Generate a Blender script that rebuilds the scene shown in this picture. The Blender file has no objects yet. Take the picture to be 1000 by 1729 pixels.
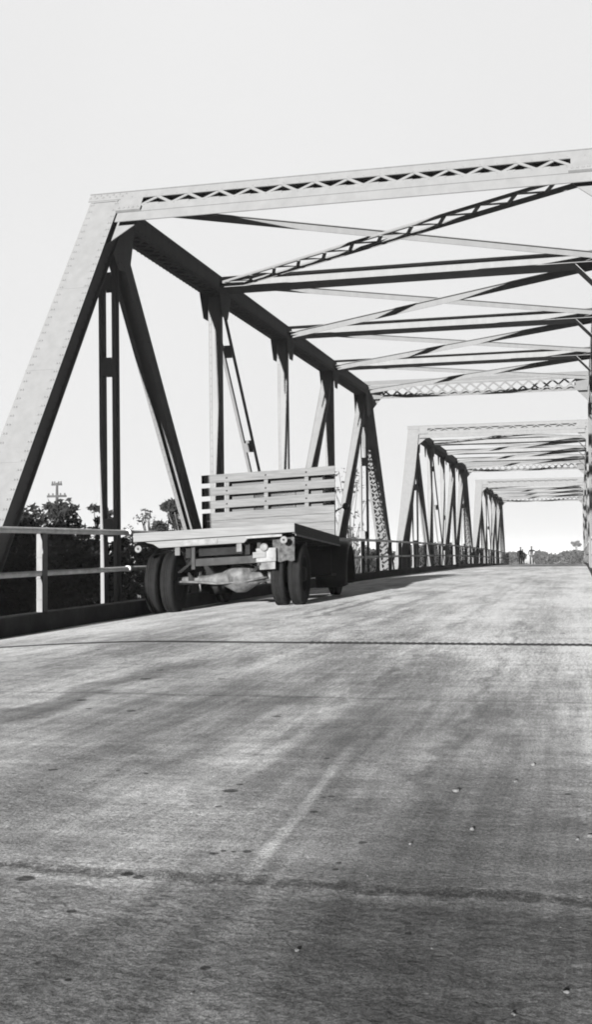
import bpy, bmesh, math, random
from mathutils import Vector, Matrix, Euler
R = math.radians
random.seed(7)
sc = bpy.context.scene
COL = sc.collection

# ------------------------------------------------------------------ camera
cam_d = bpy.data.cameras.new("camera"); cam = bpy.data.objects.new("camera", cam_d); COL.objects.link(cam)
F, YAW, PITCH, ROLL = 1929.3, 0.2427, 0.0400, 0.0100
cam_d.sensor_fit = 'HORIZONTAL'; cam_d.sensor_width = 36.0; cam_d.lens = 36.0 * F / 1000.0
cam_d.clip_start = 0.05; cam_d.clip_end = 6000
_r = Vector((math.cos(YAW), math.sin(YAW), 0))
_f = Vector((-math.sin(YAW) * math.cos(PITCH), math.cos(YAW) * math.cos(PITCH), math.sin(PITCH)))
_u = _r.cross(_f)
_r2 = _r * math.cos(ROLL) - _u * math.sin(ROLL); _u2 = _r * math.sin(ROLL) + _u * math.cos(ROLL)
cam.matrix_world = Matrix(((_r2.x, _u2.x, -_f.x, 0), (_r2.y, _u2.y, -_f.y, 0), (_r2.z, _u2.z, -_f.z, 0), (0, 0, 0, 1)))
sc.camera = cam

# ------------------------------------------------------------------ sky, sun, exposure
SUN_EL, SUN_AZ = R(8.2), R(2.9)          # sun is low, behind the camera and a little to its left
w = bpy.data.worlds.new("World"); sc.world = w; w.use_nodes = True
nt = w.node_tree; nt.nodes.clear()
out = nt.nodes.new('ShaderNodeOutputWorld'); bg = nt.nodes.new('ShaderNodeBackground')
sky = nt.nodes.new('ShaderNodeTexSky'); sky.sky_type = 'NISHITA'; sky.sun_disc = False
sky.sun_elevation = SUN_EL; sky.sun_rotation = math.pi + SUN_AZ
sky.air_density = 1.0; sky.dust_density = 2.0
bw = nt.nodes.new('ShaderNodeRGBToBW')
nt.links.new(sky.outputs[0], bw.inputs[0])
# bright patch added to the sky ahead, by world direction; the rest is dimmed
tc = nt.nodes.new('ShaderNodeTexCoord')
dot = nt.nodes.new('ShaderNodeVectorMath'); dot.operation = 'DOT_PRODUCT'
dv = Vector((-0.22, 0.95, 0.16)).normalized(); dot.inputs[1].default_value = dv
nt.links.new(tc.outputs['Generated'], dot.inputs[0])
mr = nt.nodes.new('ShaderNodeMapRange'); mr.interpolation_type = 'SMOOTHSTEP'
mr.inputs['From Min'].default_value = 0.66; mr.inputs['From Max'].default_value = 0.88
mr.inputs['To Min'].default_value = 0.0; mr.inputs['To Max'].default_value = 1.0
nt.links.new(dot.outputs['Value'], mr.inputs['Value'])
nz = nt.nodes.new('ShaderNodeTexNoise'); nz.inputs['Scale'].default_value = 2.2; nz.inputs['Detail'].default_value = 4
nt.links.new(tc.outputs['Generated'], nz.inputs['Vector'])
SKY_PATCH = 3.75
dim = nt.nodes.new('ShaderNodeMath'); dim.operation = 'MULTIPLY'; dim.inputs[1].default_value = 0.12
ml = nt.nodes.new('ShaderNodeMath'); ml.operation = 'MULTIPLY_ADD'; ml.inputs[1].default_value = 0.5; ml.inputs[2].default_value = SKY_PATCH
nt.links.new(nz.outputs[0], ml.inputs[0])
mx = nt.nodes.new('ShaderNodeMix'); mx.data_type = 'FLOAT'
nt.links.new(mr.outputs[0], mx.inputs[0]); nt.links.new(bw.outputs[0], dim.inputs[0]); nt.links.new(dim.outputs[0], mx.inputs[2]); nt.links.new(ml.outputs[0], mx.inputs[3])
nt.links.new(mx.outputs[0], bg.inputs[0]); bg.inputs[1].default_value = 0.05
nt.links.new(bg.outputs[0], out.inputs[0])

sun_d = bpy.data.lights.new("sun", 'SUN'); sun_d.energy = 5.0; sun_d.angle = R(0.5); sun_d.color = (1.0, 0.995, 0.985)
sun = bpy.data.objects.new("sun", sun_d); COL.objects.link(sun)
sdir = Vector((-math.sin(SUN_AZ) * math.cos(SUN_EL), -math.cos(SUN_AZ) * math.cos(SUN_EL), math.sin(SUN_EL)))  # towards the sun
sun.rotation_euler = sdir.to_track_quat('Z', 'Y').to_euler()
sun.location = sdir * 60
sc.view_settings.view_transform = 'Standard'; sc.view_settings.look = 'None'; sc.view_settings.gamma = 1.0
sc.view_settings.exposure = 2.05
sc.cycles.max_bounces = 6; sc.cycles.transparent_max_bounces = 12
sc.cycles.filter_width = 1.9

# ------------------------------------------------------------------ helpers
def tag(o, label=None, cat=None, group=None, kind=None):
    if label: o['label'] = label
    if cat: o['category'] = cat
    if group: o['group'] = group
    if kind: o['kind'] = kind
    return o

def empty(name, loc, rot=(0, 0, 0), **k):
    o = bpy.data.objects.new(name, None); COL.objects.link(o)
    o.location = loc; o.rotation_euler = rot; o.empty_display_size = 0.3
    return tag(o, **k)

def copy_tree(o, parent=None):
    c = o.copy(); COL.objects.link(c); c.parent = parent
    for ch in list(o.children): copy_tree(ch, c)
    return c

class MB:
    def __init__(s): s.v = []; s.f = []
    def quadbox(s, P):          # 8 corners: 0-3 one end, 4-7 other end
        n = len(s.v); s.v += [tuple(p) for p in P]
        for q in ((0, 3, 2, 1), (4, 5, 6, 7), (0, 1, 5, 4), (1, 2, 6, 5), (2, 3, 7, 6), (3, 0, 4, 7)):
            s.f.append(tuple(n + i for i in q))
    def box(s, x0, x1, y0, y1, z0, z1):
        s.quadbox([(x0, y0, z0), (x1, y0, z0), (x1, y1, z0), (x0, y1, z0), (x0, y0, z1), (x1, y0, z1), (x1, y1, z1), (x0, y1, z1)])
    def bar(s, A, B, U, V, rects):   # extrude rectangles (u0,u1,v0,v1) from A to B in the frame U,V
        A = Vector(A); B = Vector(B)
        for (u0, u1, v0, v1) in rects:
            P = []
            for E_ in (A, B):
                for (a, b) in ((u0, v0), (u1, v0), (u1, v1), (u0, v1)): P.append(E_ + U * a + V * b)
            s.quadbox(P)
    def tube(s, pts, rad, n=8, caps=True):
        pts = [Vector(p) for p in pts]; rings = []
        if not hasattr(rad, '__len__'): rad = [rad] * len(pts)
        for i, p in enumerate(pts):
            d = (pts[min(i + 1, len(pts) - 1)] - pts[max(i - 1, 0)]).normalized()
            h = Vector((0, 0, 1)) if abs(d.z) < 0.9 else Vector((1, 0, 0))
            a = d.cross(h).normalized(); b = d.cross(a)
            k = len(s.v); rings.append(k)
            for j in range(n):
                t = 2 * math.pi * j / n; s.v.append(tuple(p + (a * math.cos(t) + b * math.sin(t)) * rad[i]))
        for i in range(len(rings) - 1):
            for j in range(n):
                s.f.append((rings[i] + j, rings[i] + (j + 1) % n, rings[i + 1] + (j + 1) % n, rings[i + 1] + j))
        if caps:
            s.f.append(tuple(rings[0] + j for j in range(n))[::-1]); s.f.append(tuple(rings[-1] + j for j in range(n)))
    def lathe(s, C, axis, prof, n=32):   # prof: (along, radius)
        C = Vector(C); axis = Vector(axis).normalized()
        h = Vector((0, 0, 1)) if abs(axis.z) < 0.9 else Vector((1, 0, 0))
        a = axis.cross(h).normalized(); b = axis.cross(a); rings = []
        for (t, r) in prof:
            rings.append(len(s.v))
            for j in range(n):
                g = 2 * math.pi * j / n; s.v.append(tuple(C + axis * t + (a * math.cos(g) + b * math.sin(g)) * max(r, 1e-4)))
        for i in range(len(rings) - 1):
            for j in range(n):
                s.f.append((rings[i] + j, rings[i] + (j + 1) % n, rings[i + 1] + (j + 1) % n, rings[i + 1] + j))
    def dome(s, c, nrm, r):
        c = Vector(c); nrm = Vector(nrm).normalized()
        h = Vector((0, 0, 1)) if abs(nrm.z) < 0.9 else Vector((1, 0, 0))
        a = nrm.cross(h).normalized(); b = nrm.cross(a); k = len(s.v)
        for (rr, hh) in ((1, 0), (.75, .6)):
            for j in range(6):
                g = math.pi * j / 3; s.v.append(tuple(c + (a * math.cos(g) + b * math.sin(g)) * r * rr + nrm * r * hh))
        s.v.append(tuple(c + nrm * r * .85))
        for j in range(6):
            s.f.append((k + j, k + (j + 1) % 6, k + 6 + (j + 1) % 6, k + 6 + j)); s.f.append((k + 6 + j, k + 6 + (j + 1) % 6, k + 12))
    def poly(s, pts, nrm, th):      # flat polygon of thickness th
        nrm = Vector(nrm).normalized(); k = len(s.v); n = len(pts)
        for p in pts: s.v.append(tuple(Vector(p) - nrm * th / 2))
        for p in pts: s.v.append(tuple(Vector(p) + nrm * th / 2))
        s.f.append(tuple(k + i for i in range(n))[::-1]); s.f.append(tuple(k + n + i for i in range(n)))
        for i in range(n): s.f.append((k + i, k + (i + 1) % n, k + n + (i + 1) % n, k + n + i))
    def build(s, name, mat, parent=None, smooth=False, xf=None, bevel=0):
        me = bpy.data.meshes.new(name)
        vs = [tuple(xf(Vector(p))) for p in s.v] if xf else s.v
        me.from_pydata(vs, [], s.f); me.materials.append(mat)
        bm = bmesh.new(); bm.from_mesh(me); bmesh.ops.recalc_face_normals(bm, faces=bm.faces); bm.to_mesh(me); bm.free()
        if smooth:
            for p in me.polygons: p.use_smooth = True
        o = bpy.data.objects.new(name, me); COL.objects.link(o); o.parent = parent
        if bevel:
            b = o.modifiers.new('bevel', 'BEVEL'); b.width = bevel; b.segments = 2; b.limit_method = 'ANGLE'
        return o

# ------------------------------------------------------------------ materials (all grey: the photograph is black and white)
def N(nt, t, **k):
    n = nt.nodes.new(t)
    for a, b in k.items(): setattr(n, a, b)
    return n
def mat(name, base, var=0.0, scale=6.0, rough=0.6, metal=0.0, bump=0.0, bscale=60.0, stretch=(1, 1, 1), spec=0.06, detail=6):
    m = bpy.data.materials.new(name); m.use_nodes = True; t = m.node_tree; b = t.nodes['Principled BSDF']
    b.inputs['Roughness'].default_value = rough; b.inputs['Metallic'].default_value = metal
    b.inputs['Specular IOR Level'].default_value = spec
    b.inputs['Base Color'].default_value = (base, base, base, 1)
    tcn = N(t, 'ShaderNodeTexCoord'); mp = N(t, 'ShaderNodeMapping'); mp.inputs['Scale'].default_value = stretch
    t.links.new(tcn.outputs['Object'], mp.inputs[0])
    if var:
        n = N(t, 'ShaderNodeTexNoise'); n.inputs['Scale'].default_value = scale; n.inputs['Detail'].default_value = detail; n.inputs['Roughness'].default_value = 0.65
        t.links.new(mp.outputs[0], n.inputs['Vector'])
        r = N(t, 'ShaderNodeMapRange'); r.inputs['From Min'].default_value = .3; r.inputs['From Max'].default_value = .7
        r.inputs['To Min'].default_value = max(base * (1 - var), .004); r.inputs['To Max'].default_value = base * (1 + var)
        t.links.new(n.outputs[0], r.inputs['Value']); t.links.new(r.outputs[0], b.inputs['Base Color'])
    if bump:
        n2 = N(t, 'ShaderNodeTexNoise'); n2.inputs['Scale'].default_value = bscale; n2.inputs['Detail'].default_value = 5
        t.links.new(mp.outputs[0], n2.inputs['Vector'])
        bp = N(t, 'ShaderNodeBump'); bp.inputs['Strength'].default_value = bump; bp.inputs['Distance'].default_value = .02
        t.links.new(n2.outputs[0], bp.inputs['Height']); t.links.new(bp.outputs[0], b.inputs['Normal'])
    return m
M = {}
M['steel'] = mat('painted_steel', .118, .08, 3.0, .8, bump=.12, bscale=25, stretch=(2.5, 2.5, .5), spec=.04)
M['steel_dark'] = mat('painted_steel_weathered', .09, .2, 3.0, .8, bump=.1, bscale=25, spec=.04)
M['rail'] = mat('rail_pipe_paint', .5, .25, 7.0, .6, bump=.1, bscale=40)
M['post'] = mat('rail_post_paint', .11, .22, 7.0, .65, bump=.15, bscale=40, stretch=(1, 1, .4))
M['kerb'] = mat('kerb_concrete', .05, .3, 3.0, .9, bump=.3, bscale=20)
M['wood'] = mat('tray_boards', .085, .28, 4.0, .75, bump=.25, bscale=12, stretch=(.6, 8, 12))
M['wood_light'] = mat('tray_pale_boards', .105, .2, 4.0, .75, bump=.25, bscale=12, stretch=(.5, 8, 12))
M['wood_dark'] = mat('tray_dark_boards', .03, .3, 5.0, .75, bump=.2, bscale=12, stretch=(8, .5, 12))
M['chassis'] = mat('chassis_grime', .008, .5, 6.0, .7, bump=.2, bscale=30)
M['axle'] = mat('axle_worn_metal', .055, .7, 9.0, .6, spec=.2, bump=.15, bscale=30)
M['bracket'] = mat('bracket_paint', .02, .4, 8.0, .7, spec=.1)
M['white'] = mat('white_enamel', .095, .4, 10.0, .4)
M['black'] = mat('black_paint', .008, .3, 6.0, .45, spec=.15)
M['tyre'] = mat('tyre_rubber', .007, .4, 14.0, .85, bump=.2, bscale=50)
M['glass'] = mat('dusty_glass', .05, rough=.1)
M['glass'].node_tree.nodes['Principled BSDF'].inputs['Transmission Weight'].default_value = .95
M['mud'] = mat('muddy_flap', .04, .7, 14.0, .9, bump=.4, bscale=30)
M['bark'] = mat('bark', .06, .4, 8.0, .9, bump=.4, bscale=14, stretch=(1, 1, .3))
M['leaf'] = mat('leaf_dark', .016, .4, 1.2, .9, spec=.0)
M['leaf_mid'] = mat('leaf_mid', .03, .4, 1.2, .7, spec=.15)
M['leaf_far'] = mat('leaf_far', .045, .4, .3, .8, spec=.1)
M['cloth_dark'] = mat('cloth_dark', .03, .3, 9.0, .9)
M['cloth_grey'] = mat('cloth_grey', .035, .3, 9.0, .9)
M['skin'] = mat('skin', .10, .1, 9.0, .7)
M['stone'] = mat('stone', .09, .3, 30.0, .85, bump=.3, bscale=60)
M['stone_dark'] = mat('stone_dark', .09, .3, 30.0, .85, bump=.3, bscale=60)
M['joint'] = mat('joint_steel', .02, .4, 20.0, .6)
M['timber_pole'] = mat('pole_timber', .035, .4, 8.0, .85, stretch=(1, 1, .2))
M['ground'] = mat('bank_earth', .10, .5, .35, .95, bump=.3, bscale=3)
M['water'] = mat('river_water', .05, .1, .4, .12, bump=.12, bscale=6, spec=.6)

# ------------------------------------------------------------------ deck profile
def g(Y):          # level of the kerb top along the bridge
    if Y < 8: return -0.42 - .000125 * 44 * 44 + (Y - 8) * .011
    if Y > 112: return -0.42 - .000125 * 3600 - (Y - 112) * .015
    return -0.42 - .000125 * (Y - 52) ** 2
XK0, XK1 = -6.12, 0.30
KERB = .215
def deck(X, Y):
    t = min(max((-3.5 - X) / 2.62, 0), 1)                # the left side falls away to the gutter
    return g(Y) - KERB + .15 * (1 - t ** 1.6)

def road_px(px, py):         # intersect a photo pixel with the road
    x = (px - 500); y = (864.5 - py); d = (_r2 * x + _u2 * y + _f * F).normalized()
    t = 1.0
    for _ in range(60):
        p = d * t; e = p.z - deck(min(max(p.x, XK0), XK1), p.y); t += e / max(-d.z, .01) * .8
        if abs(e) < 1e-4: break
    return d * t
SPOTS = [(362, 1440, .013), (377, 1436, .008), (395, 1437, .008), (418, 1437, .012), (348, 1633, .010), (530, 1370, .013), (560, 1344, .012), (567, 1467, .009), (573, 1456, .008),
         (222, 1200, .022), (150, 1196, .018), (245, 1146, .034), (270, 1131, .022), (90, 1299, .016), (405, 1324, .013), (370, 1361, .011), (613, 1422, .011), (468, 1209, .02), (375, 1146, .024), (552, 1280, .012),
         (115, 1653, .007), (120, 1538, .012), (42, 1482, .022), (215, 1475, .016), (234, 1480, .013), (290, 1092, .03), (200, 1300, .010), (450, 1150, .014), (960, 1340, .012), (690, 1575, .007)]
def road_material():
    m = bpy.data.materials.new('road_surface'); m.use_nodes = True; t = m.node_tree; b = t.nodes['Principled BSDF']
    b.inputs['Roughness'].default_value = .92; b.inputs['Specular IOR Level'].default_value = .12
    L = t.links.new
    tcn = N(t, 'ShaderNodeTexCoord'); sep = N(t, 'ShaderNodeSeparateXYZ'); L(tcn.outputs['Object'], sep.inputs[0])
    X = sep.outputs[0]; Y = sep.outputs[1]
    def math_(op, a, b_=None, c=None):
        n = N(t, 'ShaderNodeMath', operation=op)
        for i, q in enumerate((a, b_, c)):
            if q is None: continue
            if isinstance(q, (int, float)): n.inputs[i].default_value = q
            else: L(q, n.inputs[i])
        return n.outputs[0]
    def noise(scale, stretch=(1, 1, 1), detail=6, rough=.6, off=(0, 0, 0)):
        mp = N(t, 'ShaderNodeMapping'); mp.inputs['Scale'].default_value = stretch; mp.inputs['Location'].default_value = off
        L(tcn.outputs['Object'], mp.inputs[0]); n = N(t, 'ShaderNodeTexNoise')
        n.inputs['Scale'].default_value = scale; n.inputs['Detail'].default_value = detail; n.inputs['Roughness'].default_value = rough
        L(mp.outputs[0], n.inputs['Vector']); return n.outputs[0]
    def rng(v, a, b_, c, d, smooth=True):
        n = N(t, 'ShaderNodeMapRange'); n.interpolation_type = 'SMOOTHSTEP' if smooth else 'LINEAR'
        for i, q in enumerate((v, a, b_, c, d)):
            if isinstance(q, (int, float)): n.inputs[i].default_value = q
            else: L(q, n.inputs[i])
        return n.outputs[0]
    def lerp(f, a, b_):
        n = N(t, 'ShaderNodeMix', data_type='FLOAT')
        for i, q in zip((0, 2, 3), (f, a, b_)):
            if isinstance(q, (int, float)): n.inputs[i].default_value = q
            else: L(q, n.inputs[i])
        return n.outputs[0]
    wob = noise(1.3, detail=4)                       # ragged borders
    wobY = math_('MULTIPLY_ADD', wob, 1.2, -.6)
    Yw = math_('ADD', Y, wobY)
    # dirty tarred approach, then dusty concrete; paling with distance also paints in grazing sunlight
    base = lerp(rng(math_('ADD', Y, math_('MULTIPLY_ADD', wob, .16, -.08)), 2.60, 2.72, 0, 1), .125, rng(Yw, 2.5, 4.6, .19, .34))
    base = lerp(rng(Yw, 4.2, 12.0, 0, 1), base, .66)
    edge = math_('ADD', X, math_('MULTIPLY_ADD', wob, .4, -.2))
    base = math_('MULTIPLY', base, math_('MULTIPLY_ADD', math_('MULTIPLY', rng(edge, -.4, -.05, 0.0, .35), rng(Y, 3.0, 5.5, 0, 1)), 1.0, 1.0))
    base = math_('MULTIPLY', base, math_('MULTIPLY_ADD', math_('MULTIPLY', rng(edge, -1.25, -.75, 1, 0), rng(Y, 2.5, 5.5, 1, 0)), .8, 1.0))
    # broad blotches, long streaks from the wheels, fine grain
    bl = rng(noise(.9, (1, .45, 1), 6, .65), .34, .66, .70, 1.26)
    st = rng(noise(2.6, (1.0, .09, 1), 7, .7), .36, .64, .76, 1.17)
    st2 = rng(noise(14.0, (1.0, .05, 1), 5, .7, (3, 1, 0)), .38, .62, .86, 1.11)
    cr = rng(noise(6.0, (.35, 1.0, 1), 6, .7, (7, 3, 0)), .38, .64, .84, 1.14)
    gr = rng(noise(110.0, detail=4, rough=.85), .36, .64, .56, 1.38)
    gr3 = lerp(rng(Y, 3, 9, .15, 1), 1.0, rng(noise(70.0, (1, .14, 1), 5, .85, (2, 9, 0)), .38, .62, .62, 1.3))
    gr2 = rng(noise(300.0, detail=2), .36, .64, .75, 1.25)
    v = base
    for q in (bl, st, st2, cr, gr, gr2, gr3): v = math_('MULTIPLY', v, q)
    # dark wheel tracks of oil: two bands along the road
    def band(cx, wd, amt, slope=0.0, y0=None, y1=None):
        nonlocal v
        xx = math_('ADD', X, math_('MULTIPLY', Y, slope))
        d = math_('ABSOLUTE', math_('SUBTRACT', math_('ADD', xx, math_('MULTIPLY_ADD', wob, .5, -.25)), cx))
        k = rng(d, wd * .4, wd, amt, 0.0)
        if y0 is not None: k = math_('MULTIPLY', k, rng(Yw, y0, y0 + 1.2, 0, 1))
        if y1 is not None: k = math_('MULTIPLY', k, rng(Yw, y1, y1 + 1.5, 1, 0))
        v = math_('MULTIPLY', v, math_('SUBTRACT', 1.0, k))
    band(-2.72, .17, .5, 0, 3.6, 7.0)
    band(-1.75, .42, .30, 0, None, 15)
    band(-3.6, .4, .25, 0, 5, 14)
    band(-2.3, .12, .25, 0, 7, 22)
    band(-.95, .22, .25, 0, 2.6, 8)
    band(-.30, .38, .30, 0, None, 5.6)
    band(-1.2, .05, .25, 0, 3, 30)
    band(-.55, .04, .25, 0, 2.6, 12)
    band(-2.95, .09, .5, 0, 12, 17.5)
    band(-3.2, .06, .4, 0, 12, 16)
    # pale scrape along the near road
    d = math_('ABSOLUTE', math_('SUBTRACT', math_('ADD', X, math_('MULTIPLY_ADD', wob, .03, -.015)), math_('MULTIPLY_ADD', Y, -.055, -.66)))
    k = math_('MULTIPLY', rng(d, .006, .03, 1, 0), math_('MULTIPLY', rng(Y, 2.66, 2.74, 0, 1), rng(Y, 3.6, 5.0, 1, 0)))
    v = math_('MULTIPLY', v, math_('MULTIPLY_ADD', k, .75, 1.0))
    # transverse break between tar and concrete
    yl = math_('SUBTRACT', Y, math_('MULTIPLY_ADD', X, .0, 2.71))
    yl = math_('ADD', yl, math_('MULTIPLY_ADD', noise(4.5, (1, 1, 1), 8, .75), .24, -.12))
    crack = math_('MULTIPLY', rng(math_('ABSOLUTE', yl), .0, .06, 1, 0), rng(noise(22.0, (1, .6, 1), 6, .8), .42, .56, .1, 1))
    v = math_('MULTIPLY', v, math_('SUBTRACT', 1.0, math_('MULTIPLY', crack, .45)))
    lip = rng(math_('ABSOLUTE', math_('ADD', yl, .07)), .01, .07, 1, 0)
    v = math_('MULTIPLY', v, math_('MULTIPLY_ADD', lip, .32, 1.0))
    v = math_('MULTIPLY', v, math_('SUBTRACT', 1.0, math_('MULTIPLY', rng(math_('ABSOLUTE', math_('SUBTRACT', math_('MULTIPLY_ADD', noise(3.0, detail=5, off=(9, 1, 1)), .25, -.12), math_('SUBTRACT', Y, 6.0))), .0, .05, 1, 0), .35)))
    # small dark spots
    vor = N(t, 'ShaderNodeTexVoronoi'); vor.inputs['Scale'].default_value = 2.1; L(tcn.outputs['Object'], vor.inputs['Vector'])
    spot = math_('MULTIPLY', rng(vor.outputs['Distance'], .045, .075, 1, 0), rng(noise(1.7, detail=2, off=(4, 4, 4)), .46, .52, 0, 1))
    v = math_('MULTIPLY', v, math_('SUBTRACT', 1.0, math_('MULTIPLY', spot, .75)))
    wv = N(t, 'ShaderNodeVectorMath', operation='ADD'); nv = N(t, 'ShaderNodeTexNoise'); nv.inputs['Scale'].default_value = 30; L(tcn.outputs['Object'], nv.inputs['Vector'])
    sc_ = N(t, 'ShaderNodeVectorMath', operation='SCALE'); sc_.inputs['Scale'].default_value = .03; L(nv.outputs['Color'], sc_.inputs[0]); L(tcn.outputs['Object'], wv.inputs[0]); L(sc_.outputs[0], wv.inputs[1])
    vo2 = N(t, 'ShaderNodeTexVoronoi'); vo2.inputs['Scale'].default_value = 9.0; L(wv.outputs[0], vo2.inputs['Vector'])
    pit = math_('MULTIPLY', rng(vo2.outputs['Distance'], .05, .12, 1, 0), rng(noise(2.6, detail=3, off=(1, 7, 2)), .5, .58, 0, 1))
    v = math_('MULTIPLY', v, math_('SUBTRACT', 1.0, math_('MULTIPLY', pit, .6)))
    vo3 = N(t, 'ShaderNodeTexVoronoi'); vo3.inputs['Scale'].default_value = 26.0; L(wv.outputs[0], vo3.inputs['Vector'])
    v = math_('MULTIPLY', v, math_('SUBTRACT', 1.0, math_('MULTIPLY', math_('MULTIPLY', rng(vo3.outputs['Distance'], .10, .2, 1, 0), rng(noise(1.5, detail=3, off=(5, 2, 2)), .42, .55, 0, 1)), .45)))
    for (px, py, rr) in SPOTS:
        q = road_px(px, py)
        dx = math_('MULTIPLY', math_('SUBTRACT', X, q.x), 1.0 / rr); dy = math_('MULTIPLY', math_('SUBTRACT', Y, q.y), .9 / rr)
        dd = math_('ADD', math_('MULTIPLY', dx, dx), math_('MULTIPLY', dy, dy)); dd = math_('ADD', dd, math_('MULTIPLY_ADD', nv.outputs[0], 1.6, -.8))
        v = math_('MULTIPLY', v, rng(dd, .7, 1.4, .28, 1.0))
    v = math_('MINIMUM', v, .74)
    L(v, b.inputs['Base Color'])
    hb = math_('MULTIPLY', noise(55.0, detail=6, rough=.75), rng(Yw, 2.2, 4.5, 1.3, .4))
    hb = math_('ADD', hb, math_('MULTIPLY', math_('MULTIPLY', vo3.outputs['Distance'], .9), rng(Yw, 2.3, 3.2, 1.0, .15)))
    h2 = math_('ADD', hb, math_('MULTIPLY', crack, -3.0))
    h3 = math_('ADD', h2, math_('MULTIPLY', noise(7.0, detail=5), math_('MULTIPLY', rng(Yw, 1.5, 6.0, 3.0, .6), 1.0)))
    bp = N(t, 'ShaderNodeBump'); bp.inputs['Strength'].default_value = .9; bp.inputs['Distance'].default_value = .005
    L(h3, bp.inputs['Height']); L(bp.outputs[0], b.inputs['Normal'])
    return m
M['road'] = road_material()

def strip(name, y0, y1, x0=XK0 - .02, x1=XK1 + .02, step=.5, nx=32, m=None, dz=0.0, **k):
    b = MB(); ny = max(2, int((y1 - y0) / step)); 
    for j in range(ny + 1):
        Y = y0 + (y1 - y0) * j / ny
        for i in range(nx + 1):
            X = x0 + (x1 - x0) * i / nx; b.v.append((X, Y, deck(min(max(X, XK0), XK1), Y) + dz))
    for j in range(ny):
        for i in range(nx):
            a = j * (nx + 1) + i; b.f.append((a, a + 1, a + nx + 2, a + nx + 1))
    o = b.build(name, m or M['road'], smooth=True); tag(o, **k); return o

JY = 9.35                                    # steel joint between the approach and the bridge
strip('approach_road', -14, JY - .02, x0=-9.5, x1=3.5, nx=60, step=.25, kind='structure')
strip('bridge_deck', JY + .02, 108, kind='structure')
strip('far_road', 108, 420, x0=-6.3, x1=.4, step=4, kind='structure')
# the joint: a dark gap plate with finger teeth
b = MB()
n = 120
for i in range(n):
    xa = XK0 + (XK1 - XK0) * i / n; xb = XK0 + (XK1 - XK0) * (i + 1) / n; xm = (xa + xb) / 2
    z = deck(xm, JY); za = deck(xa, JY); zb = deck(xb, JY)
    b.quadbox([(xa, JY - .07, za - .03), (xb, JY - .07, zb - .03), (xb, JY + .07, zb - .03), (xa, JY + .07, za - .03),
               (xa, JY - .07, za + .004), (xb, JY - .07, zb + .004), (xb, JY + .07, zb + .004), (xa, JY + .07, za + .004)])
    if xm > -2.2: b.box(xa, xm, JY + .072, JY + .10, z - .02, z + .006)
    if xm > -2.2: b.box(xm, xb, JY - .10, JY - .072, z - .02, z + .005)
tag(b.build('expansion_joint', M['joint']), kind='structure')
for jy in (42.4, 74.4):
    b = MB()
    for i in range(30):
        xa = XK0 + (XK1 - XK0) * i / 30; xb = XK0 + (XK1 - XK0) * (i + 1) / 30
        za, zb = deck(xa, jy), deck(xb, jy)
        b.quadbox([(xa, jy - .06, za - .02), (xb, jy - .06, zb - .02), (xb, jy + .06, zb - .02), (xa, jy + .06, za - .02),
                   (xa, jy - .06, za + .006), (xb, jy - .06, zb + .006), (xb, jy + .06, zb + .006), (xa, jy + .06, za + .006)])
    tag(b.build('expansion_joint', M['joint']), kind='structure')
# slab edges and kerbs
def kerb(x0, x1, name, y0, y1):
    b = MB(); n = int((y1 - y0) / 1.5)
    for j in range(n):
        ya = y0 + (y1 - y0) * j / n; yb = y0 + (y1 - y0) * (j + 1) / n - (.006 if j % 3 == 2 else 0)
        za, zb = g(ya), g(yb)
        b.quadbox([(x0, ya, za - .45), (x1, ya, za - .45), (x1, yb, zb - .45), (x0, yb, zb - .45), (x0, ya, za), (x1, ya, za), (x1, yb, zb), (x0, yb, zb)])
    o = b.build(name, M['kerb'], bevel=.012); tag(o, kind='structure')
kerb(XK0 - .22, XK0, 'kerb', 4.5, 106.5)
kerb(XK1, XK1 + .22, 'kerb', 4.5, 106.5)
b = MB()
for j in range(40):
    ya = JY + (106 - JY) * j / 40; yb = JY + (106 - JY) * (j + 1) / 40
    za, zb = g(ya) - .46, g(yb) - .46
    b.quadbox([(XK0 - .2, ya, za), (XK1 + .2, ya, za), (XK1 + .2, yb, zb), (XK0 - .2, yb, zb), (XK0 - .2, ya, za + .2), (XK1 + .2, ya, za + .2), (XK1 + .2, yb, zb + .2), (XK0 - .2, yb, zb + .2)])
tag(b.build('deck_slab', M['kerb']), kind='structure')

# ------------------------------------------------------------------ terrain and river
def terr(X, Y):
    d = abs(X + 2.95)
    road = g(Y) - KERB - .35 if (Y < JY + .5 or Y > 107) else -99
    def ss(a, b_, x): x = min(max((x - a) / (b_ - a), 0), 1); return x * x * (3 - 2 * x)
    near = ss(9.8, 18, Y); far = 1 - ss(96, 108, Y)
    dip = near * far
    lvl = -1.3 - dip * 5.2 - ss(60, 72, Y) * (1 - ss(88, 96, Y)) * 2.0
    if Y > 108: lvl = -1.6 - min((Y - 108) * .004, 3)
    lvl += .5 * math.sin(X * .07 + 1.3) * math.cos(Y * .05)  * (1 if d > 12 else 0)
    if road > -50:
        k = ss(5.5, 12, d); lvl = road * (1 - k) + min(lvl, road) * k
    return lvl
b = MB()
xs = [-1500, -900, -500, -300, -200] + [-150 + 6 * i for i in range(18)] + [-42 + 2 * i for i in range(41)] + [44, 60, 90, 150, 300, 600, 1500]
ys = [-300, -150, -80, -50, -30] + [-20 + 2 * i for i in range(15)] + [9.9, 11, 12] + [14 + 4 * i for i in range(27)] + [124, 130, 150, 180, 220, 280, 360, 500, 800, 1500, 3500]
for y in ys:
    for x in xs: b.v.append((x, y, terr(x, y)))
nx = len(xs)
for j in range(len(ys) - 1):
    for i in range(nx - 1):
        a = j * nx + i; b.f.append((a, a + 1, a + nx + 1, a + nx))
tag(b.build('ground', M['ground'], smooth=True), kind='structure')
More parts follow.
